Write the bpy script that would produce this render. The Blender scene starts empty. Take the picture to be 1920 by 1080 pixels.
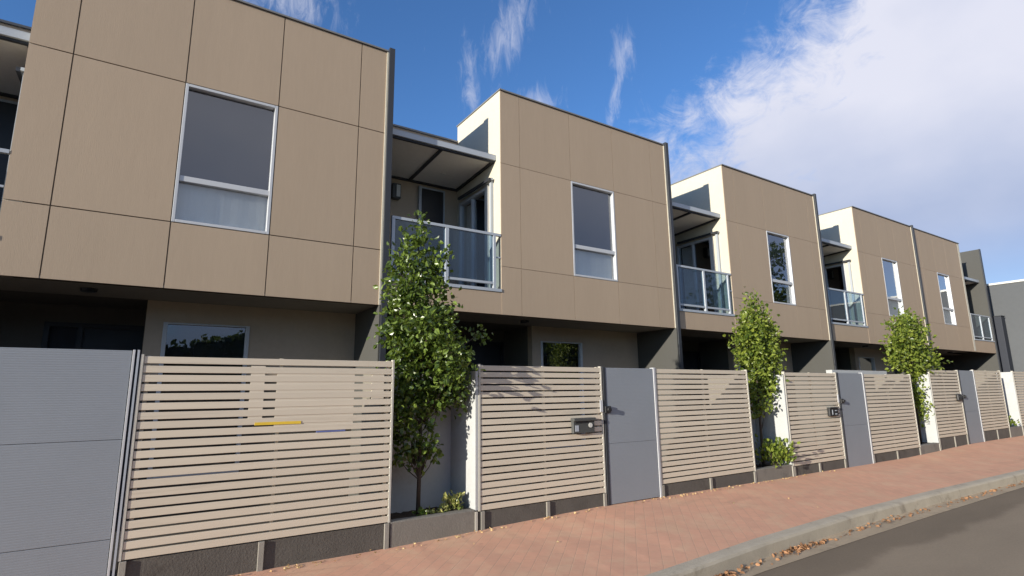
import bpy, bmesh, math, random
from mathutils import Vector, Matrix
R = math.radians
random.seed(7)
S = bpy.context.scene
COL = S.collection

# ------------------------------------------------------------------ camera
cam_d = bpy.data.cameras.new('camera'); cam = bpy.data.objects.new('camera', cam_d); COL.objects.link(cam)
def cam_axes(yaw, pit, rol):
    cy, sy = math.cos(yaw), math.sin(yaw)
    f = Vector((sy*math.cos(pit), cy*math.cos(pit), math.sin(pit)))
    r = Vector((cy, -sy, 0)); u = r.cross(f)
    return r*math.cos(rol)+u*math.sin(rol), -r*math.sin(rol)+u*math.cos(rol), f
cr, cu, cf = cam_axes(R(33.317), R(10.756), R(-0.676))
M = Matrix.Identity(4)
for i in range(3):
    M[i][0] = cr[i]; M[i][1] = cu[i]; M[i][2] = -cf[i]
M[0][3], M[1][3], M[2][3] = 0, 0, 1.55
cam.matrix_world = M
cam_d.sensor_width = 36; cam_d.lens = 19.278; cam_d.clip_start = .05; cam_d.clip_end = 3000
S.camera = cam

# ------------------------------------------------------------------ light: low sun from the left, clouded blue sky
SUNDIR = Vector((2.07, .48, -.42)).normalized()          # direction the light travels
sun_el = math.asin(-SUNDIR.z); sun_az = math.atan2(-SUNDIR.x, -SUNDIR.y)
sd = bpy.data.lights.new('sun', 'SUN'); sd.energy = 4.6; sd.angle = R(.53); sd.color = (1, .93, .80)
sun = bpy.data.objects.new('sun', sd); COL.objects.link(sun)
sun.rotation_euler = SUNDIR.to_track_quat('-Z', 'Y').to_euler()

class NT:
    """short-hand for building node trees"""
    def __init__(s, tree): s.t = tree; s.n = tree.nodes; s.l = tree.links
    def node(s, typ, ins=None, **kw):
        n = s.n.new(typ)
        for k, v in kw.items(): setattr(n, k, v)
        if ins:
            for k, v in ins.items(): s.put(n.inputs[k], v)
        return n
    def put(s, sock, v):
        if isinstance(v, bpy.types.NodeSocket): s.l.new(v, sock)
        else: sock.default_value = v
    def m(s, op, a, b=0., c=0., clamp=False):
        n = s.n.new('ShaderNodeMath'); n.operation = op; n.use_clamp = clamp
        s.put(n.inputs[0], a); s.put(n.inputs[1], b); s.put(n.inputs[2], c)
        return n.outputs[0]
    def mix(s, f, a, b, blend='MIX'):
        n = s.n.new('ShaderNodeMix'); n.data_type = 'RGBA'; n.blend_type = blend
        s.put(n.inputs[0], f); s.put(n.inputs[6], a); s.put(n.inputs[7], b)
        return n.outputs[2]
    def noise(s, vec, scale, detail=4, rough=.55, dist=0.):
        n = s.node('ShaderNodeTexNoise', {'Scale': scale, 'Detail': detail, 'Roughness': rough, 'Distortion': dist})
        if vec is not None: s.l.new(vec, n.inputs['Vector'])
        return n.outputs['Fac']
    def ramp(s, f, lo, hi, a=0., b=1.):
        n = s.node('ShaderNodeMapRange', {'From Min': lo, 'From Max': hi, 'To Min': a, 'To Max': b}, interpolation_type='SMOOTHSTEP')
        s.put(n.inputs['Value'], f)
        return n.outputs[0]

W = bpy.data.worlds.new('World'); S.world = W; W.use_nodes = True
w = NT(W.node_tree); w.n.clear()
sky = w.node('ShaderNodeTexSky', sky_type='NISHITA', sun_disc=False)
sky.sun_elevation = sun_el; sky.sun_rotation = sun_az % (2*math.pi)
sky.air_density = 1.0; sky.dust_density = .3; sky.ozone_density = 3.0
tc = w.node('ShaderNodeTexCoord'); sp = w.node('ShaderNodeSeparateXYZ', {0: tc.outputs['Generated']})
X, Y, Z = sp.outputs
az = w.m('MULTIPLY', w.m('ARCTAN2', X, Y), 57.2958)
el = w.m('MULTIPLY', w.m('ARCSINE', Z), 57.2958)
def vec(sx, sy, off=0.):
    return w.node('ShaderNodeCombineXYZ', {0: w.m('MULTIPLY', az, sx), 1: w.m('MULTIPLY', el, sy), 2: off}).outputs[0]
n1 = w.noise(vec(.055, .075, 3.1), 1.6, 8, .62, .6)       # cloud bank edge
n2 = w.noise(vec(.15, .22, 9.2), 1.7, 9, .68, .8)         # wisps and curls
n3 = w.noise(vec(.03, .045, 5.), 1.6, 5, .5)              # soft shading inside the bank
edge = w.m('ADD', 43.5, w.m('MULTIPLY', w.m('MAXIMUM', w.m('SUBTRACT', el, 23.), 0.), 1.45))
dist = w.m('DIVIDE', w.m('SUBTRACT', az, edge), 17.)
bank = w.m('ADD', dist, w.m('ADD', w.m('MULTIPLY', w.m('SUBTRACT', n1, .5), 1.9), w.m('MULTIPLY', w.m('SUBTRACT', n2, .5), 1.7)))
bank = w.ramp(bank, -.02, 1.0)
low = w.ramp(el, -1., 15.)                                  # the bank thins out towards the horizon
bank = w.m('MULTIPLY', bank, w.m('ADD', .25, w.m('MULTIPLY', low, .75)))
def blob(a0, e0, ra, re, lean=0.):
    da = w.m('DIVIDE', w.m('SUBTRACT', w.m('SUBTRACT', az, a0), w.m('MULTIPLY', w.m('SUBTRACT', el, e0), lean)), ra)
    de = w.m('DIVIDE', w.m('SUBTRACT', el, e0), re)
    r2 = w.m('ADD', w.m('MULTIPLY', da, da), w.m('MULTIPLY', de, de))
    return w.m('EXPONENT', w.m('MULTIPLY', r2, -1.))
wis = blob(33.5, 36, 3.0, 5.0, .45)
for b in (blob(28.9, 31.5, 1.2, 3.8, -.1), blob(46.3, 33, 1.5, 2.6, .1), blob(45., 29, .8, 3.5, .2), blob(36., 29., 3., 2.), blob(8, 36, 7, 2.5), blob(48, 22, 6, 4)):
    wis = w.m('MAXIMUM', wis, b)
wn = w.noise(vec(.42, .16, 1.7), 1.6, 9, .7, .7)
wis = w.m('MULTIPLY', w.ramp(w.m('ADD', w.m('MULTIPLY', wis, .75), w.m('MULTIPLY', w.m('SUBTRACT', wn, .5), 2.0)), .22, 1.3), .62)
away = w.noise(w.node('ShaderNodeVectorMath', {0: tc.outputs['Generated'], 1: (1.6, 1.6, 4.)}, operation='MULTIPLY').outputs[0], 2.3, 7, .6, .3)
back = w.m('MULTIPLY', w.ramp(away, .43, .60), w.ramp(w.m('MULTIPLY', Y, -1.), -.15, .35))   # broken cloud behind the viewer, seen in the panes
cov = w.m('MAXIMUM', w.m('MAXIMUM', bank, wis), w.m('MULTIPLY', back, .85))
white = (4.4, 4.5, 5.2, 1); grey = (2.0, 2.55, 3.9, 1)
shade = w.m('ADD', w.ramp(el, 27., 11.), w.m('MULTIPLY', w.m('SUBTRACT', n3, .5), 1.4), 0., True)
cloud = w.mix(shade, white, grey)
blue = w.mix(1., sky.outputs[0], (.70, .95, 1.27, 1), 'MULTIPLY')
final = w.mix(cov, blue, cloud)
bg = w.node('ShaderNodeBackground', {'Color': final, 'Strength': .11})
out = w.node('ShaderNodeOutputWorld', {'Surface': bg.outputs[0]})

S.view_settings.view_transform = 'Standard'; S.view_settings.look = 'None'
S.view_settings.gamma = 1; S.view_settings.use_curve_mapping = False
S.view_settings.exposure = .68
S.render.engine = 'CYCLES'
S.cycles.max_bounces = 8; S.cycles.diffuse_bounces = 4; S.cycles.transparent_max_bounces = 16

# ------------------------------------------------------------------ materials
MAT = {}
def pm(name, col, rough=.7, var=.08, scale=3., bump=0., bscale=60., metal=0., spec=.4, stretch=(1, 1, 1), fine=.04, dirt=None, island=0.):
    """painted / mineral surface: base colour with slow blotches, fine grain and optional bump"""
    m = bpy.data.materials.new(name); m.use_nodes = True; t = NT(m.node_tree)
    b = t.n['Principled BSDF']; b.inputs['Roughness'].default_value = rough; b.inputs['Metallic'].default_value = metal
    b.inputs['Specular IOR Level'].default_value = spec
    g = t.node('ShaderNodeNewGeometry'); mp = t.node('ShaderNodeMapping', {'Vector': g.outputs['Position'], 'Scale': stretch})
    v = mp.outputs[0]
    n = t.noise(v, scale, 6, .6); f = t.noise(v, scale*14, 3, .6)
    k = t.m('ADD', 1., t.m('ADD', t.m('MULTIPLY', t.m('SUBTRACT', n, .5), var*4), t.m('MULTIPLY', t.m('SUBTRACT', f, .5), fine*4)))
    if island: k = t.m('ADD', k, t.m('MULTIPLY', t.m('SUBTRACT', g.outputs['Random Per Island'], .5), island))
    c = t.node('ShaderNodeVectorMath', {0: (col[0], col[1], col[2]), 'Scale': k}, operation='SCALE').outputs[0]
    if dirt:
        dn = t.noise(v, dirt[2], 7, .7, .4)
        c = t.mix(t.m('MULTIPLY', t.ramp(dn, .52, .72), dirt[1]), c, (*dirt[0], 1))
    t.l.new(c, b.inputs['Base Color'])
    if bump:
        bn = t.noise(v, bscale, 4, .6)
        bp = t.node('ShaderNodeBump', {'Strength': bump, 'Distance': .01, 'Height': bn}); t.l.new(bp.outputs[0], b.inputs['Normal'])
    MAT[name] = m
    return m
CLAD = pm('fibre_cement_cladding', (.375, .286, .204), .75, .03, 1.4, .12, 90, fine=.025, stretch=(1.6, 1, .16), island=.05)
CLADH = pm('cladding_joint_filled', (.20, .16, .12), .9, .05)
CLADG = pm('cladding_joint', (.11, .088, .066), .9, .05)
CREAM = pm('cream_render', (.52, .485, .40), .85, .03, 1.3, .25, 140)
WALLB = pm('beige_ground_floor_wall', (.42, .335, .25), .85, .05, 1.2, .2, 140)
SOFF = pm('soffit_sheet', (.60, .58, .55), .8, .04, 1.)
WHITE = pm('white_render', (.42, .43, .43), .85, .05, 1.6, .3, 120, dirt=((.30, .29, .27), .5, 1.5))
GREYW = pm('grey_party_wall_paint', (.066, .065, .060), .8, .04, 1.5, .15, 120)
POLE = pm('charcoal_steel', (.028, .031, .038), .45, .06, 3., metal=.0)
TRIM = pm('roof_trim', (.17, .17, .17), .5, .05, 4.)
ALU = pm('pale_aluminium', (.47, .48, .50), .38, .04, 4., metal=.0, spec=.6)
RAIL = pm('rail_aluminium', (.36, .39, .43), .35, .04, 4., spec=.6)
BPOST = pm('base_post_concrete', (.25, .235, .205), .8, .1, 5., .2, 90)
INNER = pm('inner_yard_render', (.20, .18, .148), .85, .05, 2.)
SLAT = pm('cream_powder_coat', (.58, .512, .41), .5, .045, 2.2, fine=.02, stretch=(.35, 1, 6), dirt=((.36, .31, .24), .35, 2.2), island=.09)
POST = pm('pale_post', (.44, .42, .37), .7, .07, 5., .2, 90)
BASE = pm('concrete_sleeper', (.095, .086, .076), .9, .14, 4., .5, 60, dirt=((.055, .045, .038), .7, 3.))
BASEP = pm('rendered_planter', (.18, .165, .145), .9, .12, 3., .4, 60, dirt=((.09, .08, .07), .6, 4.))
SOIL = pm('soil', (.045, .032, .022), .95, .3, 12., 1., 40)
DARK = pm('dark_room', (.02, .02, .022), .9)
DOOR = pm('dark_door', (.035, .035, .038), .45, .1, 4.)
CURT = pm('curtain', (.80, .78, .70), .9, .05, 3., stretch=(6, 6, .3))
BLIND = pm('grey_screen', (.030, .033, .042), .8, .05, 3.)
YEL = pm('yellow_plastic', (.70, .48, .05), .5, .06, 6.)
BLUEP = pm('blue_plastic', (.12, .15, .35), .5, .06, 6.)
BLK = pm('black_plastic', (.02, .02, .022), .4)
BOXM = pm('grey_letterbox_steel', (.065, .068, .066), .45, .08, 6.)
LENS = pm('lamp_lens', (.55, .55, .52), .4)
BARK = pm('bark', (.06, .045, .032), .9, .2, 14., .6, 80)
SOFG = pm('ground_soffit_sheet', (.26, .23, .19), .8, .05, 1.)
PORCH = pm('shade_dark_porch_render', (.11, .10, .084), .85, .08, 2., .2, 120)  # dark porch paint, deepened further to carry the shade of the recess
WALLSHADE = pm('shade_dark_lower_wall', (.05, .046, .04), .85, .1, 2.)  # lower wall colour darkened to carry the overhang's shade behind the fence
NAVY = pm('navy_steel', (.012, .016, .028), .5)
FAR = pm('dark_grey_tilt_panel', (.088, .094, .102), .8, .05, .5)
KERB = pm('kerb_concrete', (.41, .36, .28), .9, .13, 3., .5, 70, dirt=((.16, .13, .10), .7, 2.2))
GUT = pm('gutter_concrete', (.38, .30, .205), .9, .15, 2.5, .5, 70, dirt=((.14, .10, .07), .6, 2.6))
YARD = pm('shade_dark_yard_paving', (.055, .048, .04), .9, .1, 2.)  # paving colour darkened to carry the shade behind the fences

def gate_mat():
    m = pm('gate_ribbed_steel', (.225, .247, .277), .42, .04, 1.5, spec=.5, fine=.015)
    t = NT(m.node_tree); g = t.node('ShaderNodeNewGeometry'); s = t.node('ShaderNodeSeparateXYZ', {0: g.outputs['Position']})
    r = t.m('SINE', t.m('MULTIPLY', s.outputs[2], 2*math.pi/.038))
    h = t.m('POWER', t.m('ABSOLUTE', r), .5)
    bp = t.node('ShaderNodeBump', {'Strength': .35, 'Distance': .0025, 'Height': h})
    t.l.new(bp.outputs[0], t.n['Principled BSDF'].inputs['Normal'])
    return m
GATE = gate_mat()

def glass(name, tint, refl=1.0, film=0., filmcol=(.1, .12, .15), wav=0.):
    m = bpy.data.materials.new(name); m.use_nodes = True; t = NT(m.node_tree); t.n.clear()
    fr = t.node('ShaderNodeFresnel', {'IOR': 1.55}); gb = t.node('ShaderNodeNewGeometry')
    f = t.m('MULTIPLY', t.m('MULTIPLY', fr.outputs[0], refl, 0., True), t.m('SUBTRACT', 1., gb.outputs['Backfacing']))
    tr = t.node('ShaderNodeBsdfTransparent', {'Color': (*tint, 1)})
    gl = t.node('ShaderNodeBsdfGlossy', {'Color': (.95, .97, 1, 1), 'Roughness': .012})
    if wav:
        g = t.node('ShaderNodeNewGeometry'); bn = t.noise(g.outputs['Position'], 1.3, 2)
        bp = t.node('ShaderNodeBump', {'Strength': wav, 'Distance': .05, 'Height': bn}); t.l.new(bp.outputs[0], gl.inputs['Normal'])
    base = tr.outputs[0]
    if film:
        df = t.node('ShaderNodeBsdfDiffuse', {'Color': (*filmcol, 1)})
        mx = t.node('ShaderNodeMixShader', {0: film, 1: tr.outputs[0], 2: df.outputs[0]}); base = mx.outputs[0]
    mx = t.node('ShaderNodeMixShader', {0: f, 1: base, 2: gl.outputs[0]})
    t.node('ShaderNodeOutputMaterial', {'Surface': mx.outputs[0]})
    MAT[name] = m
    return m
PANE = glass('window_glass', (.86, .88, .90), 2.8, wav=.05)
BGLASS = glass('balustrade_glass', (.62, .72, .78), 1.1, .05, (.22, .32, .42))

def leaf_mat(name, lo, hi, tr=.35, rough=.38):
    m = bpy.data.materials.new(name); m.use_nodes = True; t = NT(m.node_tree); t.n.clear()
    g = t.node('ShaderNodeNewGeometry')
    c = t.mix(g.outputs['Random Per Island'], (*lo, 1), (*hi, 1))
    b = t.node('ShaderNodeBsdfPrincipled', {'Base Color': c, 'Roughness': rough, 'Specular IOR Level': .5})
    tl = t.node('ShaderNodeBsdfTranslucent', {'Color': t.mix(.5, c, (.30, .42, .04, 1))})
    mx = t.node('ShaderNodeMixShader', {0: tr, 1: b.outputs[0], 2: tl.outputs[0]})
    t.node('ShaderNodeOutputMaterial', {'Surface': mx.outputs[0]})
    MAT[name] = m
    return m
LEAF = leaf_mat('glossy_pear_leaf', (.016, .038, .010), (.17, .24, .045), .3, .3)
LEAF2 = leaf_mat('sunny_pear_leaf', (.05, .09, .015), (.30, .36, .06), .4)
LEAFV = leaf_mat('variegated_leaf', (.10, .14, .03), (.60, .56, .22), .3)
LEAFD = leaf_mat('dark_street_leaf', (.02, .035, .012), (.06, .08, .02), .25)
LITM = leaf_mat('dry_leaf', (.16, .075, .035), (.42, .22, .11), .1, .8)
LITY = leaf_mat('pale_dry_leaf', (.42, .26, .12), (.62, .48, .24), .1, .8)

def paver_mat():
    m = bpy.data.materials.new('red_brick_paving'); m.use_nodes = True; t = NT(m.node_tree)
    b = t.n['Principled BSDF']; b.inputs['Roughness'].default_value = .88; b.inputs['Specular IOR Level'].default_value = .25
    g = t.node('ShaderNodeNewGeometry')
    mp = t.node('ShaderNodeMapping', {'Vector': g.outputs['Position'], 'Rotation': (0, 0, R(45))}, vector_type='TEXTURE')
    br = t.node('ShaderNodeTexBrick', {'Vector': mp.outputs[0], 'Color1': (.575, .315, .21, 1), 'Color2': (.525, .295, .20, 1), 'Mortar': (.475, .29, .20, 1),
        'Scale': 1., 'Mortar Size': .0045, 'Mortar Smooth': .4, 'Bias': -.1, 'Brick Width': .23, 'Row Height': .115})
    v = g.outputs['Position']
    n = t.noise(v, .8, 6, .65); f = t.noise(v, 9., 5, .7); q = t.noise(v, 2.3, 5, .6, .5)
    c = t.mix(t.m('MULTIPLY', t.ramp(q, .44, .68), .55), br.outputs['Color'], (.56, .375, .245, 1))
    st = t.noise(t.node('ShaderNodeMapping', {'Vector': v, 'Scale': (.35, 1.2, 1)}).outputs[0], 1.3, 7, .7, .8)
    c = t.mix(t.m('MULTIPLY', t.ramp(st, .55, .72), .45), c, (.36, .215, .15, 1))
    k = t.m('ADD', .84, t.m('ADD', t.m('MULTIPLY', n, .25), t.m('MULTIPLY', f, .22)))
    c = t.node('ShaderNodeVectorMath', {0: c, 'Scale': k}, operation='SCALE').outputs[0]
    t.l.new(c, b.inputs['Base Color'])
    h = t.m('ADD', t.m('MULTIPLY', br.outputs['Fac'], -1.), t.m('MULTIPLY', f, .5))
    bp = t.node('ShaderNodeBump', {'Strength': .5, 'Distance': .003, 'Height': h}); t.l.new(bp.outputs[0], b.inputs['Normal'])
    return m
PAVE = paver_mat()
def asphalt_mat():
    m = bpy.data.materials.new('worn_asphalt'); m.use_nodes = True; t = NT(m.node_tree)
    b = t.n['Principled BSDF']; b.inputs['Roughness'].default_value = .9; b.inputs['Specular IOR Level'].default_value = .25
    g = t.node('ShaderNodeNewGeometry'); v = g.outputs['Position']
    n = t.noise(t.node('ShaderNodeMapping', {'Vector': v, 'Scale': (.5, 1.6, 1)}).outputs[0], 1., 6, .6); f = t.noise(v, 45., 4, .8); q = t.noise(v, .45, 5, .6, .6)
    # a darker resurfaced band along the gutter
    sy = t.node('ShaderNodeSeparateXYZ', {0: v}).outputs[1]
    band = t.ramp(t.m('ADD', sy, t.m('MULTIPLY', t.m('SUBTRACT', q, .5), .6)), 2.85, 3.0)
    c = t.mix(band, (.25, .200, .143, 1), (.175, .138, .098, 1))
    k = t.m('ADD', .55, t.m('ADD', t.m('MULTIPLY', n, .45), t.m('MULTIPLY', f, .5)))
    c = t.node('ShaderNodeVectorMath', {0: c, 'Scale': k}, operation='SCALE').outputs[0]
    t.l.new(c, b.inputs['Base Color'])
    bp = t.node('ShaderNodeBump', {'Strength': .6, 'Distance': .006, 'Height': f}); t.l.new(bp.outputs[0], b.inputs['Normal'])
    return m
ROAD = asphalt_mat()

# ------------------------------------------------------------------ geometry helpers
WORLD = {}                                               # world position of every object we make
def tag(o, label=None, cat=None, group=None, kind=None):
    if label: o['label'] = label
    if cat: o['category'] = cat
    if group: o['group'] = group
    if kind: o['kind'] = kind
    return o
def thing(name, loc, label, cat, group=None):
    o = bpy.data.objects.new(name, None); o.empty_display_size = .3; COL.objects.link(o)
    o.location = loc; WORLD[o] = Vector(loc)
    return tag(o, label, cat, group)
class MB:
    def __init__(s): s.v = []; s.f = []; s.mi = []
    def box(s, x0, x1, y0, y1, z0, z1, mi=0):
        b = len(s.v)
        s.v += [(x0, y0, z0), (x1, y0, z0), (x1, y1, z0), (x0, y1, z0), (x0, y0, z1), (x1, y0, z1), (x1, y1, z1), (x0, y1, z1)]
        for q in ((0, 3, 2, 1), (4, 5, 6, 7), (0, 1, 5, 4), (1, 2, 6, 5), (2, 3, 7, 6), (3, 0, 4, 7)):
            s.f.append(tuple(b+i for i in q)); s.mi.append(mi)
        return s
    def poly(s, pts, mi=0):
        b = len(s.v); s.v += [tuple(p) for p in pts]; s.f.append(tuple(range(b, b+len(pts)))); s.mi.append(mi); return s
    def tube(s, pts, rad, seg=8, mi=0, cap=True):
        rings = []
        for i, p in enumerate(pts):
            p = Vector(p); a = Vector(pts[max(i-1, 0)]); c = Vector(pts[min(i+1, len(pts)-1)])
            d = (c-a).normalized(); up = Vector((0, 0, 1)) if abs(d.z) < .9 else Vector((0, 1, 0))
            e1 = d.cross(up).normalized(); e2 = d.cross(e1)
            r = rad[i] if isinstance(rad, (list, tuple)) else rad
            b = len(s.v); rings.append(b)
            for k in range(seg):
                an = 2*math.pi*k/seg; s.v.append(tuple(p+e1*math.cos(an)*r+e2*math.sin(an)*r))
        for i in range(len(rings)-1):
            for k in range(seg):
                k2 = (k+1) % seg
                s.f.append((rings[i]+k, rings[i+1]+k, rings[i+1]+k2, rings[i]+k2)); s.mi.append(mi)
        if cap:
            s.f.append(tuple(rings[0]+k for k in range(seg))); s.mi.append(mi)
            s.f.append(tuple(rings[-1]+k for k in reversed(range(seg)))); s.mi.append(mi)
        return s
    def build(s, name, mats, parent=None, bevel=0., smooth=False):
        xs = [p[0] for p in s.v]; ys = [p[1] for p in s.v]; zs = [p[2] for p in s.v]
        c = Vector(((min(xs)+max(xs))/2, (min(ys)+max(ys))/2, min(zs)))
        me = bpy.data.meshes.new(name); me.from_pydata([tuple(Vector(p)-c) for p in s.v], [], s.f)
        if not isinstance(mats, (list, tuple)): mats = [mats]
        for m in mats: me.materials.append(m)
        for p, mi in zip(me.polygons, s.mi): p.material_index = mi; p.use_smooth = smooth
        me.update()
        o = bpy.data.objects.new(name, me); COL.objects.link(o)
        o.location = c - (WORLD[parent] if parent else Vector()); WORLD[o] = c
        if parent: o.parent = parent
        if bevel:
            bv = o.modifiers.new('bevel', 'BEVEL'); bv.width = bevel; bv.segments = 2; bv.limit_method = 'ANGLE'
        return o
def box(name, mat, parent, *a, bevel=0.): return MB().box(*a).build(name, mat, parent, bevel)
def disc_tube(x, y, z, r, h, axis='z', seg=20):
    e = {'z': (0, 0, h), 'y': (0, h, 0)}[axis]
    return MB().tube([(x, y, z), (x+e[0], y+e[1], z+e[2])], r, seg)

# ------------------------------------------------------------------ the ground
def gz(x):                                               # level at the foot of the fences
    P = [(-60, -.06), (2, .01), (5, .08), (9, .06), (14, .055), (17.5, .135), (60, .16)]
    for (a, za), (b, zb) in zip(P, P[1:]):
        if x <= b: return za+(zb-za)*(x-a)/(b-a)
    return P[-1][1]
KY = [(-60, -1.), (-8, 2.5), (0, 3.2), (3.7, 3.49), (5.5, 3.655), (7.5, 3.75), (9.9, 3.75), (13.6, 3.67), (20, 3.5), (60, 2.2)]
RY = [(-60, -1.4), (-8, 2.25), (0, 2.98), (3.7, 3.26), (4.76, 3.35), (6.86, 3.39), (8.93, 3.42), (13., 3.42), (20, 3.2), (60, 1.8)]
def ky(x, T=None):
    T = T or KY
    for (a, ya), (b, yb) in zip(T, T[1:]):
        if x <= b:
            t = (x-a)/(b-a); return ya+(yb-ya)*t
    return T[-1][1]
xs = [-60, -30, -15]+[i*.5-8 for i in range(0, 80)]+[35, 40, 50, 60]
def strip(name, mat, rows, kind='structure'):
    """rows: functions x -> (y, z), front to back"""
    m = MB(); n = len(rows)
    for x in xs:
        for r in rows:
            y, z = r(x); m.v.append((x, y, z))
    for i in range(len(xs)-1):
        for j in range(n-1):
            a = i*n+j; m.f.append((a, a+n, a+n+1, a+1)); m.mi.append(0)
    o = m.build(name, mat); tag(o, kind=kind); return o
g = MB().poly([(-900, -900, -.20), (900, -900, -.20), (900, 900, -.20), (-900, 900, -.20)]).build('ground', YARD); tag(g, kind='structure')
strip('road', ROAD, [lambda x: (-5.5, -.13), lambda x: (ky(x, RY), -.13)])
strip('gutter', GUT, [lambda x: (ky(x, RY)-.002, -.126), lambda x: (ky(x)-.08, -.142), lambda x: (ky(x)-.02, -.135)])
strip('kerb', KERB, [lambda x: (ky(x)-.035, -.14), lambda x: (ky(x)-.025, -.03), lambda x: (ky(x)-.01, -.008), lambda x: (ky(x)+.02, .001), lambda x: (ky(x)+.12, .004)])
strip('footpath', PAVE, [lambda x: (ky(x)+.12, .002), lambda x: (5.70, gz(x))])
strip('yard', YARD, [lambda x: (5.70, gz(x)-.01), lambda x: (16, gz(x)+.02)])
strip('far_verge', KERB, [lambda x: (-30, 0.), lambda x: (-5.5, 0.), lambda x: (-5.4, -.14)])

# ------------------------------------------------------------------ townhouses
F = 7.52                                                  # facade plane
RB = 9.13                                                 # rear wall of the balconies
def window(t, x0, x1, z0, z1, name='window', zt=None, y=F, cur=(.5, 1.)):
    """aluminium window set in a reveal, a dark screen above the transom and a curtain below"""
    fr = MB(); y0 = y-.003; y1 = y+.10; k = .036
    fr.box(x0, x0+k, y0, y1, z0, z1).box(x1-k, x1, y0, y1, z0, z1)
    fr.box(x0+k, x1-k, y0, y1, z1-k, z1).box(x0+k, x1-k, y0, y1, z0, z0+k)
    if zt: fr.box(x0+k, x1-k, y0+.012, y1-.004, zt-.035, zt+.035)
    f = fr.build(name, ALU, t, .004)
    zz = [z0+k, z1-k] if not zt else [z0+k, zt-.035, zt+.035, z1-k]
    for i in range(0, len(zz), 2):
        MB().box(x0+k-.004, x1-k+.004, y+.062, y+.070, zz[i]-.004, zz[i+1]+.004).build('pane', PANE, f)
    if zt:
        xm = x0+(x1-x0)*cur[0]
        cu = MB(); n = 26; xa = xm; xb = x0+(x1-x0)*cur[1]
        for i in range(n):
            a = xa+(xb-xa)*i/n; b = xa+(xb-xa)*(i+1)/n
            ya = y+.112+.003*math.sin(i*1.35); yb = y+.112+.003*math.sin((i+1)*1.35)
            cu.poly([(a, ya, z0), (b, yb, z0), (b, yb, zt), (a, ya, zt)])
        cu.build('curtain', CURT, f)
        MB().box(x0+.02, x1-.02, y+.105, y+.109, zt, z1).build('roller_screen', BLIND, f)
    return f

def cladding(t, x0, cols, hole, gap, rows=(2.80, 3.61, 5.44, 6.80), dz=0., cream_left=True):
    """fibre cement sheets a few mm proud of their backing, open joints between them"""
    m = MB(); xc = [x0+c for c in cols]; zc = [rows[0]+0, rows[1]+dz, rows[2]+dz, rows[3]+dz]
    for r in range(3):
        for c in range(len(xc)-1):
            if r == 1 and c == hole: continue
            a = xc[c]+(gap/2 if c else 0); b = xc[c+1]-(gap/2 if c < len(xc)-2 else 0)
            m.box(a, b, F, F+.012, zc[r]+(gap/2 if r else 0), zc[r+1]-(gap/2 if r < 2 else 0))
    # backing sheet round the window hole
    hx0, hx1 = xc[hole], xc[hole+1]
    Y0, Y1 = F+.0125, F+.12
    m.box(xc[0]+(.165 if cream_left else .002), hx0, Y0, Y1, zc[0]+.001, zc[3]-.001, 1).box(hx1, xc[-1]-.002, Y0, Y1, zc[0]+.001, zc[3]-.001, 1)
    m.box(hx0, hx1, Y0, Y1, zc[0]+.001, zc[1], 1).box(hx0, hx1, Y0, Y1, zc[2], zc[3]-.001, 1)
    if cream_left:
        for a, b in zip(zc, zc[1:]): pass
    m.build('cladding', [CLAD, CLADG if gap > .01 else CLADH], t)
    return hx0, hx1, zc[1], zc[2], zc[3]

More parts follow.
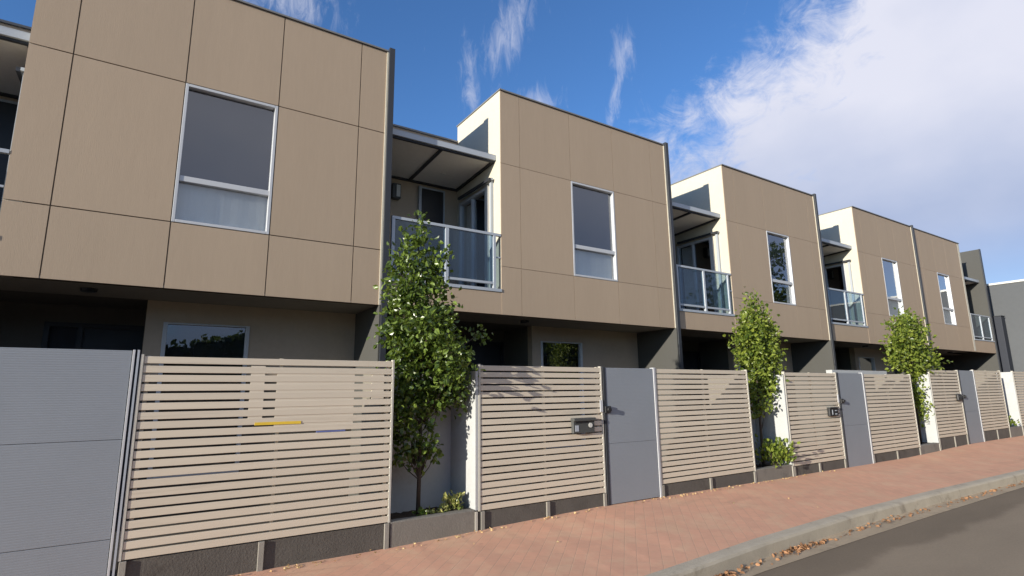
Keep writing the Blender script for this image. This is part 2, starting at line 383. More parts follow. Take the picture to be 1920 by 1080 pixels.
def balcony(t, x0, x1, dz, glass_tint=BGLASS, mirrored=False):
    z0 = 2.80; zf = 3.22+dz
    box('balcony_fascia', CLAD, t, x0, x1, F+.004, F+.10, z0, zf-.05)
    s = box('balcony_floor', SOFF, t, x0, x1, F+.10, RB, z0+.14, zf-.03)
    box('floor_edge_trim', RAIL, t, x0, x1, F-.012, F+.099, zf-.049, zf)
    r = MB(); zt = 4.14+dz; zb = 3.31+dz; y = F+.02
    xa, xb = x0+.03, x1-.13
    xm = (xa+xb)/2+.02
    r.box(xa, x1-.005, y-.025, y+.025, zt-.022, zt+.022)
    r.box(xa, xb, y-.018, y+.018, zb-.02, zb+.02)
    for xp, hw in ((xa+.025, .025), (xm, .03), (xb, .025)):
        r.box(xp-hw, xp+hw, y-.024, y+.024, zf, zt-.022)
    r.box(xb+.025, x1-.005, y-.012, y+.012, 3.74+dz, 3.765+dz)
    ro = r.build('balcony_railing', RAIL, t, .003)
    for a, b in ((xa+.05, xm-.03), (xm+.03, xb-.025)):
        MB().box(a-.003, b+.003, y-.004, y+.004, zb+.018, zt-.02).build('glass_panel', glass_tint, ro)
    # canopy: thin framed roof over the balcony
    ca = MB(); ya, yb = 7.70, RB-.01; zA = 5.585+dz; zB = 5.50+dz
    def slab(xl, xr, y_a, y_b, lo, hi, mi):
        za = zA+(zB-zA)*(y_a-ya)/(yb-ya); zb_ = zA+(zB-zA)*(y_b-ya)/(yb-ya)
        b = len(ca.v)
        ca.v.extend([(xl, y_a, za+lo), (xr, y_a, za+lo), (xr, y_b, zb_+lo), (xl, y_b, zb_+lo), (xl, y_a, za+hi), (xr, y_a, za+hi), (xr, y_b, zb_+hi), (xl, y_b, zb_+hi)])
        for q in ((0, 3, 2, 1), (4, 5, 6, 7), (0, 1, 5, 4), (1, 2, 6, 5), (2, 3, 7, 6), (3, 0, 4, 7)):
            ca.f.append(tuple(b+i for i in q)); ca.mi.append(mi)
    xl, xr = x0+.02, x1-.004
    xc = x0+.93 if not mirrored else x1-.93
    slab(xl+.05, xr-.05, ya+.05, yb-.05, -.045, .03, 0)                       # sheet
    slab(xl, xl+.048, ya, yb, -.075, .034, 1); slab(xr-.048, xr, ya, yb, -.075, .034, 1)
    slab(xl+.05, xr-.05, ya+.002, ya+.048, -.075, .034, 1); slab(xl+.05, xr-.05, yb-.048, yb, -.075, .034, 1)
    slab(xc-.025, xc+.025, ya+.05, yb-.05, -.078, -.046, 1)
    slab(xl, xr, ya-.035, ya-.001, -.05, .036, 2)
    slab(xl, xr, ya-.036, yb, .037, .045, 2)
    c = ca.build('balcony_canopy', [SOFF, POLE, RAIL], t)
    xlamp = x0+1.38 if not mirrored else x1-1.38
    disc_tube(xlamp, 8.6, 5.478+dz, .055, .035).build('canopy_light', [LENS], c)
    # rear wall: door, wall light
    d = MB(); xd = x0+1.17 if not mirrored else x1-1.63; zd = 5.34+dz
    yy = RB-.05
    fr = MB().box(xd-.05, xd, yy-.02, RB+.0, zf-.02, zd+.03).box(xd+.46, xd+.49, yy-.0, RB+.0, zf-.02, zd+.03).box(xd, xd+.46, yy-.0, RB+.0, zd, zd+.03).build('rear_door', RAIL, t)
    MB().box(xd, xd+.46, RB-.035, RB-.005, zf-.02, zd).build('door_leaf', BLK, fr)
    xw = x0+.66 if not mirrored else x1-.66
    l = box('wall_light', BOXM, t, xw-.08, xw+.08, RB-.13, RB-.001, 5.02+dz, 5.30+dz, bevel=.01)
    MB().box(xw-.01, xw+.06, RB-.145, RB-.131, 5.05+dz, 5.27+dz).build('light_lens', LENS, l)

def townhouse(label, PL, L, Rr, cols, hole, gap, dz=0., mirrored=False, cur=(.5, 1.), first=False, last=False, group='beige and white townhouses in the terrace', glassm=BGLASS):
    t = thing('townhouse', (L, F, gz(L)), label, 'townhouse', group)
    TOP = 6.80+dz
    hx0, hx1, hz0, hz1, _ = cladding(t, L, cols, hole, gap, dz=dz, cream_left=not mirrored)
    window(t, hx0+.004, hx1-.004, hz0+.004, hz1-.004, zt=4.18+dz, cur=cur)
    # box: roof, soffit, dark lining so the room is enclosed
    m = MB()
    m.box(L+.16, Rr-.002, F+.125, RB-.002, 6.42+dz, 6.50+dz).box(L+.17, Rr-.001, F+.12, RB-.003, 2.83, 2.95)
    m.box(L+.17, Rr-.002, RB-.1, RB-.004, 2.96, 6.41+dz)
    m.build('room_lining', DARK, t)
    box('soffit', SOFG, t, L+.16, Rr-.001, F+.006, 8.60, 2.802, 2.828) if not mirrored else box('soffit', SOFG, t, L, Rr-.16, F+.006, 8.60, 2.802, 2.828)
    # the side wall that closes the box towards the balcony
    if not mirrored:
        wx0, wx1 = L-.002, L+.158; dy0, dy1 = 8.02, 9.0; dzt = 5.14+dz; zf = 3.20+dz
        sw = MB().box(wx0, wx1, F+.0135, dy0, 2.83, TOP+.005).box(wx0, wx1, dy1, RB, 2.83, TOP+.005)
        sw.box(wx0, wx1, dy0, dy1, dzt, TOP+.005).box(wx0, wx1, dy0, dy1, 2.83, zf)
        sw.build('side_wall', CREAM, t)
        fr = MB().box(wx0-.03, wx0+.06, dy0-.10, dy0, zf, dzt+.04).box(wx0-.03, wx0+.06, dy1-.05, dy1, zf, dzt).box(wx0-.03, wx0+.06, dy0, dy1-.05, dzt-.05, dzt)
        fr.box(wx0-.022, wx0+.05, dy0+.47, dy0+.52, zf, dzt-.05)
        dr = fr.build('sliding_door', ALU, t, .003)
        MB().box(wx0+.02, wx0+.028, dy0, dy1-.05, zf, dzt-.05).build('pane', PANE, dr)
        MB().box(wx0+.12, wx0+.13, dy0+.55, dy1-.05, zf, dzt-.05).build('curtain', CURT, dr)
        MB().box(wx0-.07, wx0-.031, dy0-.30, dy1-.1, dzt+.045, dzt+.085).box(wx0-.05, wx0-.003, dy0-.26, dy0-.20, zf, dzt+.04, ).build('shutter_track', RAIL, t)
        MB().box(wx0-.11, wx0-.071, dy0-.30, dy1-.1, dzt+.03, dzt+.075).build('track_cover', POLE, t)
    else:
        box('side_wall', CREAM, t, Rr-.158, Rr+.002, F-.004, RB, 2.83, TOP+.005)
    # thin metal coping
    c0, c1 = (L-.02, Rr+.0) if not mirrored else (L, Rr+.02)
    cp = MB().box(c0, c1, F-.025, F+.16, TOP+.006, TOP+.03)
    if not mirrored: cp.box(L-.02, L+.17, F+.161, RB+.02, TOP+.006, TOP+.03)
    cp.box(c0+.2, c1, RB-.12, RB+.02, TOP+.006, TOP+.03)
    cp.build('parapet_coping', TRIM, t)
    box('rear_parapet', CREAM, t, L+.16 if not mirrored else L, Rr-.004 if not mirrored else Rr-.16, RB-.1, RB-.001, 6.51+dz, TOP)
    # balcony
    ba, bb = (PL+.12, L-.003) if not mirrored else (Rr+.003, PL-.005)
    balcony(t, ba, bb, dz, glassm, mirrored)
    # main block behind
    b0, b1 = (PL+.12, Rr) if not mirrored else (L, PL-.005)
    mb = MB().box(b0, b1, RB, 16., 2.95, 6.455+dz)
    mb.build('main_block', WALLB, t)
    MB().box(b0, b1, RB-.03, 16.05, 6.456+dz, 6.49+dz).build('roof', TRIM, t)
    # ground floor: window bay and set back porch
    if not mirrored: gx = L+1.36; wa, wb = gx, Rr-.002; pa, pb = b0, gx
    else: gx = L+2.6; wa, wb = L, gx; pa, pb = gx, PL-.005
    gy = 8.60; py = 9.6
    wx = L+1.56 if not mirrored else L+.6
    gw = MB().box(wa, wx, gy, gy+.15, 1.76, 2.801).box(wx+1.05, wb, gy, gy+.15, 1.76, 2.801).box(wx, wx+1.05, gy, gy+.15, 2.52, 2.801)
    gw.build('ground_floor_wall', WALLB, t)
    MB().box(wa, wx, gy, gy+.15, 0, 1.759).box(wx+1.05, wb, gy, gy+.15, 0, 1.759).box(wx, wx+1.05, gy, gy+.15, 0, .5).build('shade_dark_wall_foot', WALLSHADE, t)  # same wall below fence height, its shade put into the colour
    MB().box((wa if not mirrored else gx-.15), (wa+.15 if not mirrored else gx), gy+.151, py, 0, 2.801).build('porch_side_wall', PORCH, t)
    gwin = MB(); k = .05
    gwin.box(wx, wx+k, gy-.01, gy+.08, .5, 2.52).box(wx+1.05-k, wx+1.05, gy-.01, gy+.08, .5, 2.52).box(wx+k, wx+1.05-k, gy-.01, gy+.08, 2.50, 2.52).box(wx+k, wx+1.05-k, gy-.01, gy+.08, .5, .55)
    gwo = gwin.build('ground_floor_window', ALU, t, .003)
    MB().box(wx+k-.003, wx+1.05-k+.003, gy+.04, gy+.048, .546, 2.503).build('pane', PANE, gwo)
    MB().box(wx-.05, wx+1.1, gy+.151, gy+.16, .4, 2.6).build('window_backing', DARK, gwo)
    dx = L+.22 if not mirrored else gx+.4
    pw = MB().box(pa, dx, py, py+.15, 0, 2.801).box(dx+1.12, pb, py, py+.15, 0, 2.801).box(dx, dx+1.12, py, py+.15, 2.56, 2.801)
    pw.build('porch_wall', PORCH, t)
    de = MB().box(dx, dx+.06, py-.01, py+.1, 0, 2.56).box(dx+1.06, dx+1.12, py-.01, py+.1, 0, 2.56).box(dx+.06, dx+1.06, py-.01, py+.1, 2.50, 2.56).box(dx+.36, dx+.42, py-.01, py+.1, 0, 2.50)
    do = de.build('front_door', DOOR, t)
    MB().box(dx+.42, dx+1.06, py+.03, py+.07, 0, 2.50).build('door_leaf', DOOR, do)
    MB().box(dx+.06, dx+.36, py+.04, py+.046, 0, 2.50).build('side_light', BLIND, do)
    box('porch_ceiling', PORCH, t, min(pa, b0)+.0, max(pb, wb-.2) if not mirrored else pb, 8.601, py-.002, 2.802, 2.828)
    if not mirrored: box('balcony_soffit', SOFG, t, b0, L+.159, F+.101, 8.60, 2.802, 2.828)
    lx = L+.78 if not mirrored else L+3.
    disc_tube(lx, 8.0, 2.765, .08, .035).build('soffit_light', [POLE], t)
    box('ground_ceiling', DARK, t, b0, b1, RB+.5, 16, 2.83, 2.94)
    # party wall to the right, with the charcoal fin that runs up the facade
    if not mirrored:
        pw_x = Rr+.001
        p = MB().box(pw_x, pw_x+.118, F+.10, 12, 0, 2.799).box(pw_x+.02, pw_x+.118, F+.10, RB-.01, 2.80, 6.84+dz)
        p.build('party_wall', GREYW, t)
        MB().box(pw_x+.012, pw_x+.10, F-.05, F+.099, -.05, 6.87+dz).build('facade_fin', POLE, t, .004)
        MB().box(pw_x-.016, pw_x+.011, F-.014, F-.001, 2.80, TOP).build('edge_strip', CREAM, t)
        MB().box(pw_x-.012, pw_x+.011, F-.03, F+.0985, .0, 2.795).build('wall_edge_trim', GREYW, t)
    else:
        MB().box(PL, PL+.14, F+.0, 12, 0, 6.87+dz).build('party_wall', GREYW, t)
        MB().box(PL+.005, PL+.135, F-.03, F-.001, 0, 6.88+dz).build('facade_fin', POLE, t)
    if first:
        MB().box(PL, PL+.118, F+.10, 12, 0, 6.84).build('party_wall', GREYW, t)
        MB().box(PL+.012, PL+.10, F-.05, F+.099, -.05, 6.87).build('facade_fin', POLE, t, .004)
    return t
C1 = (0, .39, 1.51, 2.61, 3.72, 4.13)
townhouse('nearest townhouse, its large beige upper box jutting over the longest slatted fence panel', -3.50, -1.46, 2.67, C1, 2, .013, cur=(.0, 1.), first=True)
townhouse('townhouse with clear glass balcony directly behind the nearest tall slender tree', 2.67, 4.74, 8.94, (0, .40, 1.55, 2.65, 3.75, 4.20), 2, .007, cur=(.0, 1.))
townhouse('townhouse with dark greenish upper window, directly behind the narrow pointed middle tree', 8.94, 10.96, 14.97, (0, .40, 1.58, 2.58, 3.65, 4.01), 2, .006, cur=(.8, 1.))
townhouse('townhouse whose balcony glass mirrors pale blue sky, behind the third and roundest tree', 14.97, 17.16, 21.10, (0, .38, 1.47, 2.53, 3.6, 3.94), 2, .005, dz=.08, cur=(.0, 1.))
townhouse('farthest townhouse, ending the terrace, its balcony tucked beside a grey fin wall', 27.20, 21.22, 25.16, (0, .38, 1.5, 2.53, 3.6, 3.94), 2, .005, dz=.06, mirrored=True, cur=(0., 1.))

# ------------------------------------------------------------------ fences
FY = 5.663
PITCH = .0775
def fence(label, x0, x1, z0, z1, posts, lend='post', boards=()):
    t = thing('slat_fence', ((x0+x1)/2, FY, gz((x0+x1)/2)), label, 'fence', 'cream slatted fence panels')
    m = MB(); n = round((z1-z0)/PITCH); p = (z1-z0)/n
    for i in range(n):
        a = z0+i*p+.002; j = random.uniform(-.0008, .0008)
        m.box(x0+.026, x1-.026, FY+j, FY+.025+j, a+j, a+p*.755+j)
    m.build('slats', SLAT, t, .0025)
    for a, b in ((x0, x0+.024), (x1-.024, x1)): MB().box(a, b, FY-.006, FY+.045, z0-.004, z1).build('edge_frame', POST, t, .003)
    for xx in (x0+.06, (x0+x1)/2, x1-.06): MB().box(xx-.015, xx+.015, FY+.0265, FY+.055, z0, z1-.01).build('upright', SLAT, t)
    # concrete sleepers held by little posts under the panel
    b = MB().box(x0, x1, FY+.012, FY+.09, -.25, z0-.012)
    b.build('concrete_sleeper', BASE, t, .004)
    for xx in posts:
        MB().box(xx-.025, xx+.025, FY-.012, FY+.010, -.2, z0-.008).build('base_post', BPOST, t, .004)
    return t
fence('long cream slatted panel nearest the camera, right beside the wide grey gate', -.07, 2.20, .262, 1.905, (-.035, .99, 2.165))
fence('cream slatted panel carrying the grey letterbox, between the nearest tree and a grey gate', 3.24, 5.165, .243, 1.882, (3.29, 4.21, 5.14))
fence('cream slatted panel in direct sun between the nearest narrow gate and the middle tree', 6.21, 8.45, .241, 1.878, (6.24, 7.3, 8.42))
fence('cream slatted panel with black box fixed low on it, right of the middle tree', 9.54, 11.34, .222, 1.858, (9.57, 10.4, 11.31))
fence('cream slatted panel between the second narrow gate and the rounded third tree', 12.42, 14.64, .232, 1.85, (12.45, 13.5, 14.61))
fence('raised cream slatted panel with leaf shadow and small round black box', 15.68, 17.42, .372, 1.975, (15.71, 16.6, 17.38))
fence('cream slatted panel just left of the farthest white recess', 18.47, 20.50, .40, 2.0, (18.5, 19.5, 20.47))
fence('last cream slatted panel at the right edge, past the farthest white recess', 21.55, 24.2, .40, 2.0, (21.6, 22.9, 24.1))

def gate(label, x0, x1, z0, z1, lock=True):
    t = thing('pedestrian_gate', ((x0+x1)/2, FY, gz((x0+x1)/2)), label, 'gate', 'narrow grey steel gates')
    MB().box(x0+.055, x1-.03, FY-.004, FY+.03, z0, z0+(z1-z0)*.43-.0012).box(x0+.055, x1-.03, FY-.004, FY+.03, z0+(z1-z0)*.43+.0012, z1-.01).box(x0+.06, x1-.035, FY+.031, FY+.05, z0+.01, z1-.02).build('gate_leaf', GATE, t, .003)
    MB().box(x0+.004, x0+.05, FY-.01, FY+.06, z0-.07, z1).build('gate_post', POLE, t, .003)
    MB().box(x1-.025, x1+.012, FY-.012, FY+.06, z0-.04, z1+.004).build('gate_post', ALU, t, .003)
    if lock:
        l = MB().box(x0+.0, x0+.10, FY-.04, FY-.011, 1.26, 1.35).tube([(x0+.05, FY-.075, 1.305), (x0+.05, FY-.04, 1.305)], .032, 16).build('lock', BLK, t, .005)
        MB().box(x0-.075, x0-.025, FY-.018, FY-.007, 1.275, 1.43).build('latch_plate', ALU, t, .003)
gate('nearest narrow grey gate, between the letterbox panel and the sunniest slatted panel', 5.18, 6.195, .085, 1.875)
gate('second narrow grey gate along, standing against the black-box panel', 11.355, 12.40, .05, 1.86)
gate('farthest narrow grey gate, on the raised stretch past the rounded tree', 17.435, 18.45, .135, 1.98)

# wide sliding gate on the left, ribbed steel
t = thing('vehicle_gate', (-1.8, FY, 0), 'wide grey ribbed metal gate filling the lower left corner', 'gate')
g = MB(); zs_ = [-.03, .435, 1.205, 1.935]
for a, b in zip(zs_, zs_[1:]): g.box(-3.42, -.135, FY-.006, FY+.04, a+.0016, b-.0016)
g.box(-3.41, -.14, FY+.041, FY+.06, .0, 1.93)
g.build('gate_panel', GATE, t, .003)
MB().box(-.130, -.112, FY-.014, FY+.06, -.06, 1.94).build('gate_frame', ALU, t, .002)
MB().box(-.098, -.080, FY-.01, FY+.06, -.06, 1.94).build('gate_frame', RAIL, t, .002)
MB().box(-3.50, -3.425, FY-.03, FY+.06, -.06, 1.96).build('gate_post', POLE, t, .003)

# pale infill standing in for sunlit wall seen through the first panel, and bars
t = tag(box('sunlit_wall_infill', SLAT, None, 1.03, 1.775, FY+.0035, FY+.020, 1.215, 1.80), 'pale infill standing in for sunlit wall behind the nearest slatted fence panel', 'infill')
t = tag(box('narrow_sunlit_infill', SLAT, None, .80, .92, FY+.0035, FY+.020, 1.33, 1.82), 'narrow pale infill standing in for sunlit wall, left of the wide infill', 'infill')
t = tag(box('yellow_bar', YEL, None, .86, 1.27, FY-.003, FY+.022, 1.276, 1.302), 'yellow bar showing through the gaps of the nearest fence panel', 'bar')
t = tag(box('blue_bar', BLUEP, None, 1.42, 1.70, FY-.003, FY+.022, 1.186, 1.200), 'thin blue bar showing between slats below the pale infill', 'bar')
t = tag(box('short_sunlit_infill', SLAT, None, 1.96, 2.09, FY+.0035, FY+.020, 1.50, 1.80), 'short pale infill standing in for sunlit wall, right end of the nearest fence panel', 'infill')
t = tag(box('white_beam', WHITE, None, 11.42, 13.75, FY+.10, FY+.22, 1.80, 1.915), 'white beam topping the second narrow gate and part of its neighbour panel', 'beam')

# tree recesses: white rendered niche with a low planter wall
def recess(label, x0, x1, z0, top):
    t = thing('planter_niche', ((x0+x1)/2, FY, gz(x0)), label, 'planter', 'white rendered planter niches between fence panels')
    yb = FY+.62
    MB().box(x0+.002, x1-.002, yb, yb+.10, 0, top).build('back_wall', WHITE, t)
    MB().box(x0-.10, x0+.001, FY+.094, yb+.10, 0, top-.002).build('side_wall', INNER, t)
    MB().box(x1-.001, x1+.035, FY+.002, yb+.10, z0-.01, top-.001).build('side_wall', WHITE, t)
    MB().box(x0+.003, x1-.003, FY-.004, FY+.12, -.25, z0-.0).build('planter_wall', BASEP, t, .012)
    MB().box(x1-.012, x1+.02, FY-.014, FY-.0045, -.2, z0-.02).build('base_post', POST, t)
    s = MB(); nx, ny = 16, 10
    for j in range(ny+1):
        for i in range(nx+1):
            s.v.append((x0+(x1-x0)*i/nx, FY+.12+(yb-FY-.12)*j/ny, z0-.055+random.uniform(-.012, .02)))
    for j in range(ny):
        for i in range(nx):
            a = j*(nx+1)+i; s.f.append((a, a+1, a+nx+2, a+nx+1)); s.mi.append(0)
    s.build('soil', SOIL, t, smooth=True)
recess('white rendered planter niche around the nearest tall tree', 2.20, 3.20, .262, 1.80)
recess('white rendered planter niche with the low leafy clump, around the middle tree', 8.45, 9.50, .26, 1.80)
recess('white rendered planter niche around the rounded third tree', 14.64, 15.64, .27, 1.86)
recess('farthest white rendered planter niche, with one small plant and no tree', 20.50, 21.51, .40, 1.97)

# letterboxes
t = thing('letterbox', (4.785, FY, 1.02), 'grey rectangular letterbox with pale round tag on the slatted panel', 'letterbox')
MB().box(4.605, 4.965, FY-.05, FY-.002, 1.02, 1.20).build('body', BOXM, t, .008)
MB().box(4.60, 4.97, FY-.075, FY-.0, 1.172, 1.212).build('lid', BOXM, t, .006)
MB().box(4.64, 4.86, FY-.054, FY-.0505, 1.145, 1.160).build('slot', BLK, t)
disc_tube(4.89, FY-.058, 1.115, .030, .0075, 'y').build('round_tag', [LENS], t)
MB().box(4.635, 4.69, FY-.0545, FY-.0505, 1.045, 1.12).build('label_plate', RAIL, t)
t = thing('letterbox', (11.02, FY, 1.03), 'black letterbox with pale bars on the panel beside the second narrow gate', 'letterbox')
MB().box(10.86, 11.18, FY-.05, FY-.002, 1.03, 1.18).build('body', BLK, t, .008)
MB().box(10.855, 11.185, FY-.07, FY-.0, 1.181, 1.20).build('lid', BOXM, t, .004)
MB().box(10.95, 10.97, FY-.056, FY-.0505, 1.06, 1.15).box(11.06, 11.12, FY-.056, FY-.0505, 1.06, 1.08).box(11.06, 11.12, FY-.056, FY-.0505, 1.125, 1.14).build('label_plate', RAIL, t)
t = thing('letterbox', (17.16, FY, 1.24), 'small rounded black box on the raised panel beside the farthest gate', 'letterbox')
MB().box(17.03, 17.27, FY-.07, FY-.002, 1.20, 1.38).build('body', BLK, t, .035)
MB().box(17.08, 17.22, FY-.076, FY-.071, 1.30, 1.32).build('slot', BOXM, t)

# ------------------------------------------------------------------ far end
t = thing('grey_building', (33, 10, 0), 'dark grey flat-roofed building beyond the end of the terrace', 'building')
MB().box(29, 44, -2.2, 22, 0, 5.68).build('wall', FAR, t)
MB().box(28.95, 44.05, -2.25, 22.05, 5.681, 5.76).build('roof_coping', LENS, t)
t = thing('dark_pier', (28.5, 7.75, 0), 'narrow navy steel pier between the last townhouse and the grey building', 'pier')
MB().box(28.35, 28.75, 7.50, 7.80, 0, 4.32).build('column', NAVY, t, .01)
MB().box(28.33, 28.77, 7.48, 7.82, 4.321, 4.35).build('cap', POLE, t)

# ------------------------------------------------------------------ trees and plants
def leafset(m, centre, axis, size, rnd):
    """one folded leaf: two quads sharing a midrib"""
    a = axis.normalized(); s = Vector((rnd.gauss(0, 1), rnd.gauss(0, 1), rnd.gauss(0, 1))).cross(a)
    if s.length < 1e-3: s = Vector((1, 0, 0))
    s.normalize(); n = a.cross(s); w_ = size*.40; f = .16*size
    p = [centre, centre+a*size*.35+s*w_+n*f, centre+a*size*.8+s*w_*.6+n*f, centre+a*size*1.05-n*f*.6, centre+a*size*.8-s*w_*.6+n*f, centre+a*size*.35-s*w_+n*f, centre+a*size*.5]
    b = len(m.v); m.v += [tuple(q) for q in p]
    m.f += [(b, b+1, b+2, b+6), (b+6, b+2, b+3), (b, b+6, b+4, b+5), (b+6, b+3, b+4)]; m.mi += [0]*4

def tree(name, label, base, trunk, blobs, leaf, nleaf, mat, rnd, extra_twigs=(), cat='tree', group=None, lw=.014):
    """trunk: list of points; blobs: (x,y,z, rx,ry,rz, share) crown lobes"""
    t = thing(name, base, label, cat, group)
    tb = MB(); n = len(trunk)
    tb.tube(trunk, [lw*1.9*(1-.75*i/(n-1)) for i in range(n)], 8)
    cr = MB(); tot = sum(b[6] for b in blobs); limbs = MB()
    for (x, y, z, rx, ry, rz, sh) in blobs:
        c = Vector((x, y, z)); ntw = max(3, int(sh/tot*nleaf/11))
        # the limb that carries this lobe
        cand = [p for p in trunk if p[2] < z-.05] or [trunk[0]]
        st = Vector(cand[-1]); limbs.tube([st, st.lerp(c, .5)+Vector((0, 0, -.04*(c-st).length)), c], [lw*.75, lw*.5, lw*.25], 5)
        for k in range(ntw):
            while True:
                d = Vector((rnd.uniform(-1, 1), rnd.uniform(-1, 1), rnd.uniform(-1, 1)))
                if .12 < d.length < 1: break
            d *= (.55+.5*rnd.random()) if d.length > .5 else 1
            e = c+Vector((d.x*rx, d.y*ry, d.z*rz)); s0 = c.lerp(e, .15)+Vector((0, 0, -.25*rz*rnd.random()))
            if rnd.random() < .5: limbs.tube([s0, e], [lw*.22, lw*.1], 4, cap=False)
            dirn = (e-s0).normalized() if (e-s0).length > .01 else Vector((0, 0, 1))
            for q in range(rnd.randint(8, 14)):
                o = e+Vector((rnd.gauss(0, 1), rnd.gauss(0, 1), rnd.gauss(0, 1)))*leaf*1.0
                ax = (dirn*.8+Vector((rnd.gauss(0, .7), rnd.gauss(0, .7), rnd.gauss(0, .7)-.15)))
                leafset(cr, o, ax, leaf*rnd.uniform(.65, 1.2), rnd)
    tb.build('trunk', BARK, t, smooth=True); limbs.build('limbs', BARK, t, smooth=True)
    cr.build('crown', mat, t)
    return t
rnd = random.Random(11)
TY = 5.93
tree('young_tree', 'nearest tree, tall and slender, trunk bare low down in front of the white niche', (2.62, TY, .2),
     [(2.62, TY, .18), (2.63, TY, .7), (2.64, TY+.01, 1.2), (2.62, TY, 1.8), (2.60, TY, 2.5), (2.57, TY, 3.1), (2.56, TY, 3.5)],
     [(2.56, TY, 3.50, .09, .09, .14, .5), (2.56, TY, 3.25, .16, .16, .2, 1.), (2.40, TY, 3.10, .20, .16, .20, 1.7), (2.78, TY, 3.12, .15, .14, .22, 1.3), (2.52, TY, 2.80, .34, .28, .28, 3.6), (2.72, TY-.02, 2.72, .28, .28, .28, 2.4),
      (2.46, TY, 2.45, .34, .30, .3, 3.6), (2.80, TY, 2.40, .30, .28, .26, 2.6), (2.60, TY, 2.12, .42, .30, .26, 3.8), (2.95, TY, 2.05, .28, .25, .24, 2.4), (2.36, TY-.02, 2.10, .2, .2, .2, 1.0),
      (2.62, TY, 1.80, .44, .30, .22, 3.6), (3.02, TY, 1.76, .22, .22, .18, 1.8), (2.75, TY, 1.52, .40, .25, .17, 3.0), (2.74, TY-.38, 2.02, .22, .14, .2, 1.8), (2.98, TY-.02, 1.62, .2, .22, .16, 1.4), (2.42, TY-.02, 1.42, .16, .2, .14, 1.1), (2.72, TY, 2.0, .3, .2, .2, 2.), (2.86, TY-.32, 1.80, .18, .14, .14, 1.2), (2.56, TY-.35, 2.32, .24, .16, .2, 1.6), (3.02, TY-.1, 1.95, .16, .2, .2, 1.0), (2.40, TY-.05, 1.50, .16, .2, .2, 1.1), (3.0, TY, 1.5, .15, .15, .12, .6), (2.34, TY, 1.28, .13, .2, .14, .6),
      (3.42, TY+.02, 2.28, .07, .07, .12, .25), (2.30, TY+.03, 2.30, .10, .1, .08, .3)],
     .068, 5200, LEAF, rnd)
# separate low shoots of the nearest tree are part of the same crown
def shoots(t, pts, leaf, mat, n, rnd, start):
    m = MB(); l = MB()
    for (x, y, z, r) in pts:
        c = Vector((x, y, z)); l.tube([start, Vector(start).lerp(c, .6)+Vector((0, 0, -.03)), c], [.007, .005, .003], 5)
        for i in range(n):
            o = c+Vector((rnd.gauss(0, 1)*r, rnd.gauss(0, 1)*r, rnd.gauss(0, .7)*r))
            leafset(m, o, Vector((rnd.gauss(0, 1), rnd.gauss(0, 1), rnd.gauss(0, .8))), leaf*rnd.uniform(.7, 1.2), rnd)
    m.build('low_foliage', mat, t); l.build('low_twigs', BARK, t)
t1 = [o for o in bpy.data.objects if o.name == 'young_tree'][0]
shoots(t1, [(2.42, TY, 1.03, .07), (2.52, TY, .93, .07), (2.72, TY, .90, .07), (2.82, TY, .86, .05), (2.38, TY, .86, .06), (2.75, TY+.02, 1.18, .03), (2.58, TY, .78, .05), (2.48, TY, 1.2, .07), (2.34, TY, 1.2, .06), (2.56, TY-.05, 1.08, .07), (2.62, TY-.05, .98, .06), (2.76, TY-.04, 1.02, .06), (2.46, TY-.05, .92, .06), (2.52, TY, 1.36, .07), (2.66, TY, 1.32, .07), (2.4, TY, 1.1, .06), (2.86, TY, 1.42, .07)], .062, LEAF, 34, rnd, (2.63, TY, .6))
tree('young_tree', 'middle tree, narrow pointed crown with a hanging tail of foliage, above a low clump', (9.02, TY, .2),
     [(9.08, TY, .18), (9.1, TY, .8), (9.12, TY, 1.5), (9.14, TY, 2.1), (9.2, TY, 2.7), (9.24, TY, 3.15)],
     [(9.23, TY, 3.16, .09, .09, .16, .5), (9.23, TY, 2.92, .22, .2, .2, 1.5), (9.12, TY, 2.68, .38, .28, .24, 3.), (9.45, TY, 2.60, .30, .28, .24, 2.2), (8.98, TY, 2.38, .38, .28, .26, 3.), (9.42, TY, 2.34, .42, .28, .24, 3.), (9.20, TY, 2.12, .50, .28, .24, 3.6), (9.6, TY, 2.12, .24, .24, .18, 1.2),
      (9.28, TY, 1.86, .40, .26, .2, 2.6), (9.62, TY, 1.84, .2, .2, .15, .8), (9.22, TY, 1.62, .32, .22, .2, 2.), (9.45, TY, 1.55, .2, .2, .14, .8), (9.18, TY, 1.38, .2, .18, .16, 1.), (9.14, TY, 1.18, .12, .12, .12, .5)],
     .068, 4400, LEAF2, rnd)
tree('young_tree', 'third tree, rounded bright green crown bulging left above the slatted fence', (15.25, TY, .2),
     [(15.40, TY, .2), (15.42, TY, .9), (15.40, TY, 1.6), (15.45, TY, 2.3), (15.5, TY, 3.)],
     [(15.52, TY, 3.20, .22, .2, .2, 1.2), (15.15, TY-.04, 2.95, .5, .3, .3, 3.), (15.8, TY, 2.90, .42, .3, .28, 2.6), (14.95, TY-.06, 2.60, .48, .32, .3, 3.), (15.55, TY, 2.55, .6, .3, .3, 4.), (16.15, TY, 2.42, .45, .28, .25, 2.2),
      (15.0, TY-.05, 2.20, .45, .3, .25, 2.4), (15.6, TY, 2.15, .6, .3, .25, 3.6), (16.4, TY-.02, 2.12, .45, .25, .2, 1.8), (16.85, TY, 2.15, .22, .2, .14, .6), (15.75, TY, 1.85, .45, .25, .22, 2.), (15.45, TY, 1.55, .3, .25, .25, 1.6), (15.45, TY, 1.2, .22, .2, .25, 1.), (15.5, TY, .85, .16, .15, .2, .5)],
     .085, 4200, LEAF2, rnd)
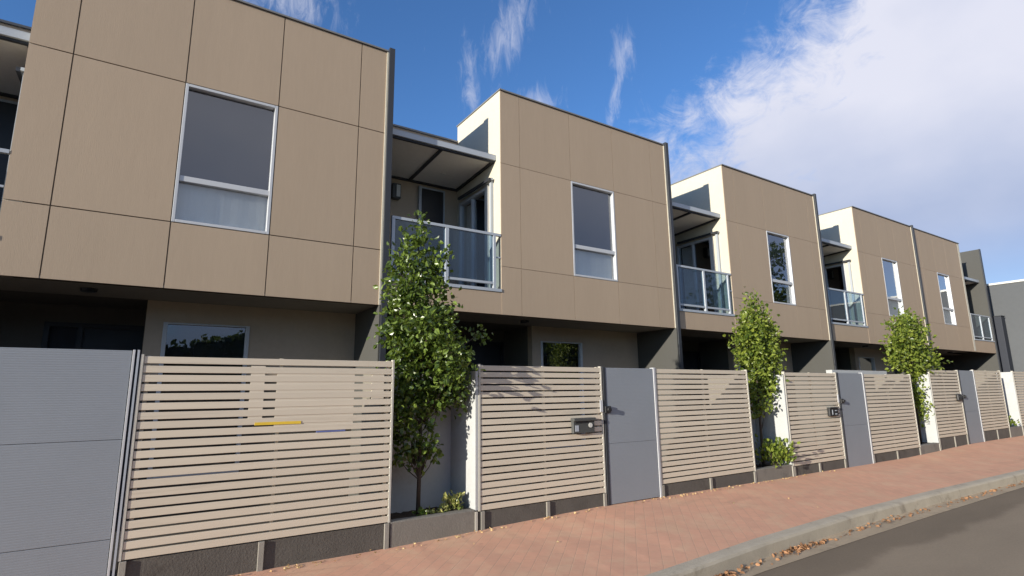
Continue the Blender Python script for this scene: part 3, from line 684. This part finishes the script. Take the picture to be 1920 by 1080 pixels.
def clump(name, label, pos, r, h, leaf, n, mat, cat='shrub', group=None, stems=7):
    t = thing(name, pos, label, cat, group); m = MB(); s = MB(); p = Vector(pos)
    for k in range(stems):
        an = rnd.random()*6.28; e = p+Vector((math.cos(an)*r*rnd.random(), math.sin(an)*r*.7*rnd.random(), h*rnd.uniform(.5, 1)))
        s.tube([p+Vector((math.cos(an)*.02, math.sin(an)*.02, 0)), p.lerp(e, .5)+Vector((0, 0, h*.1)), e], [.006, .004, .002], 4)
        for q in range(n//stems):
            o = p.lerp(e, rnd.uniform(.3, 1.05))+Vector((rnd.gauss(0, r*.2), rnd.gauss(0, r*.2), rnd.gauss(0, h*.08)))
            leafset(m, o, (o-p)+Vector((rnd.gauss(0, .1), rnd.gauss(0, .1), .05)), leaf*rnd.uniform(.7, 1.2), rnd)
    m.build('foliage', mat, t); s.build('stems', BARK, t)
clump('leafy_shrub', 'low bright green leafy clump at the foot of the middle tree', (9.22, 5.80, .22), .42, .50, .075, 330, LEAF2, stems=14)
clump('variegated_shrub', 'small yellow and cream shrub in the corner of the nearest niche', (3.02, 5.84, .22), .13, .19, .055, 120, LEAFV, stems=9)
clump('leafy_shrub', 'small green plant in the farthest white niche', (20.95, 5.82, .36), .3, .32, .08, 110, LEAF2)
for x, lb in ((2.60, 'tiny green creeping plant at the foot of the nearest trunk, furthest left of its row'), (2.72, 'low creeping plant second from the left along the nearest planter edge'), (2.84, 'low yellowish creeping plant third from the left along the nearest planter edge'), (2.93, 'low yellowish creeping plant touching the variegated shrub')): clump('creeping_plant', lb, (x, 5.80+rnd.uniform(-.02, .06), .215), .09, .09, .045, 34, LEAFV if x > 2.7 else LEAF, 'plant', 'creeping plants along the nearest planter edge', 5)
# trees over the road, behind the viewer, seen only in the window glass
def street_tree(label, x, y, h, r):
    bl = []
    for i in range(9):
        a = rnd.random()*6.28; q = rnd.uniform(.1, .65)*r
        bl.append((x+math.cos(a)*q, y+math.sin(a)*q, h*rnd.uniform(.45, .85), r*.5, r*.5, h*.16, 1.))
    tree('street_tree', label, (x, y, 0), [(x, y, 0), (x+.05, y, h*.25), (x, y+.1, h*.5), (x, y, h*.8)], bl, .34, 2600, LEAFD, rnd, lw=.12)
street_tree('tall dark street tree across the road, mirrored in an upper window', 38, -9, 14, 5.)
street_tree('lower dark street tree across the road, mirrored in a ground floor window', 19.5, -9.5, 7.5, 3.5)

def hedge(name, label, x0, x1, y, h, n):
    t = thing(name, ((x0+x1)/2, y, 0), label, 'hedge'); m = MB(); c = MB()
    N = 60
    for i in range(N):
        a = x0+(x1-x0)*i/N; hh = h*(.86+.12*math.sin(i*.7)+.06*rnd.random()); c.box(a, a+(x1-x0)/N*.98, y-1.2, y, 0, hh)
        for k in range(n//N):
            o = Vector((a+rnd.random()*(x1-x0)/N, y+.05+rnd.gauss(0, .1), rnd.random()*hh+.1)) if rnd.random() < .7 else Vector((a+rnd.random()*(x1-x0)/N, y-rnd.random(), hh+rnd.gauss(0, .15)))
            leafset(m, o, Vector((rnd.gauss(0, 1), rnd.gauss(0, 1)+.4, rnd.gauss(0, 1))), .3*rnd.uniform(.6, 1.2), rnd)
    c.build('branches', LEAFD, t); m.build('foliage', LEAFD, t)
hedge('added_dark_hedge', 'unseen dark hedge added across the road to darken the window reflections', -16, 46, -9.5, 4.6, 5400)  # unseen, added to darken reflections in the panes

# ------------------------------------------------------------------ leaf litter
def litter(name, label, spots, mat, size):
    m = MB()
    for (x, y, z, sx, sy, n) in spots:
        for i in range(n):
            px = x+rnd.gauss(0, sx); py = y+rnd.gauss(0, sy)
            leafset(m, Vector((px, py, z+rnd.uniform(.004, .018))), Vector((rnd.gauss(0, 1), rnd.gauss(0, 1), rnd.gauss(0, .22))), size*rnd.uniform(.6, 1.2), rnd)
    o = m.build(name, mat); tag(o, label, 'leaf litter', kind='stuff')
sp_ = [(4.58, ky(4.58)-.07, -.139, .09, .028, 80), (5.2, ky(5.2)-.08, -.139, .25, .03, 22), (5.85, ky(5.85)-.09, -.139, .16, .03, 60), (6.15, ky(6.15)-.10, -.139, .2, .03, 60)]
for i in range(24):
    x = 6.4+i*.35; sp_.append((x, ky(x)-.12, -.139, .2, .035, rnd.randint(2, 12)))
litter('gutter_leaves', 'dry brown leaves gathered along the gutter below the kerb', sp_, LITM, .045)
sp_ = []
for i in range(60):
    x = .6+i*.17; sp_.append((x, FY-.07-.02*rnd.random(), gz(x)-.004, .1, .03, rnd.choice((1, 2, 2, 4, 7))))
sp_ += [(1.35, FY-.1, gz(1.35), .08, .03, 9), (3.25, FY-.08, gz(3.2), .1, .03, 9)]
for i in range(9): sp_.append((rnd.uniform(1.5, 9), rnd.uniform(4., 5.5), .03, .1, .1, 1))
litter('path_leaves', 'small pale dry leaves scattered along the foot of the fences', sp_, LITY, .028)
print('objects', len(bpy.data.objects))
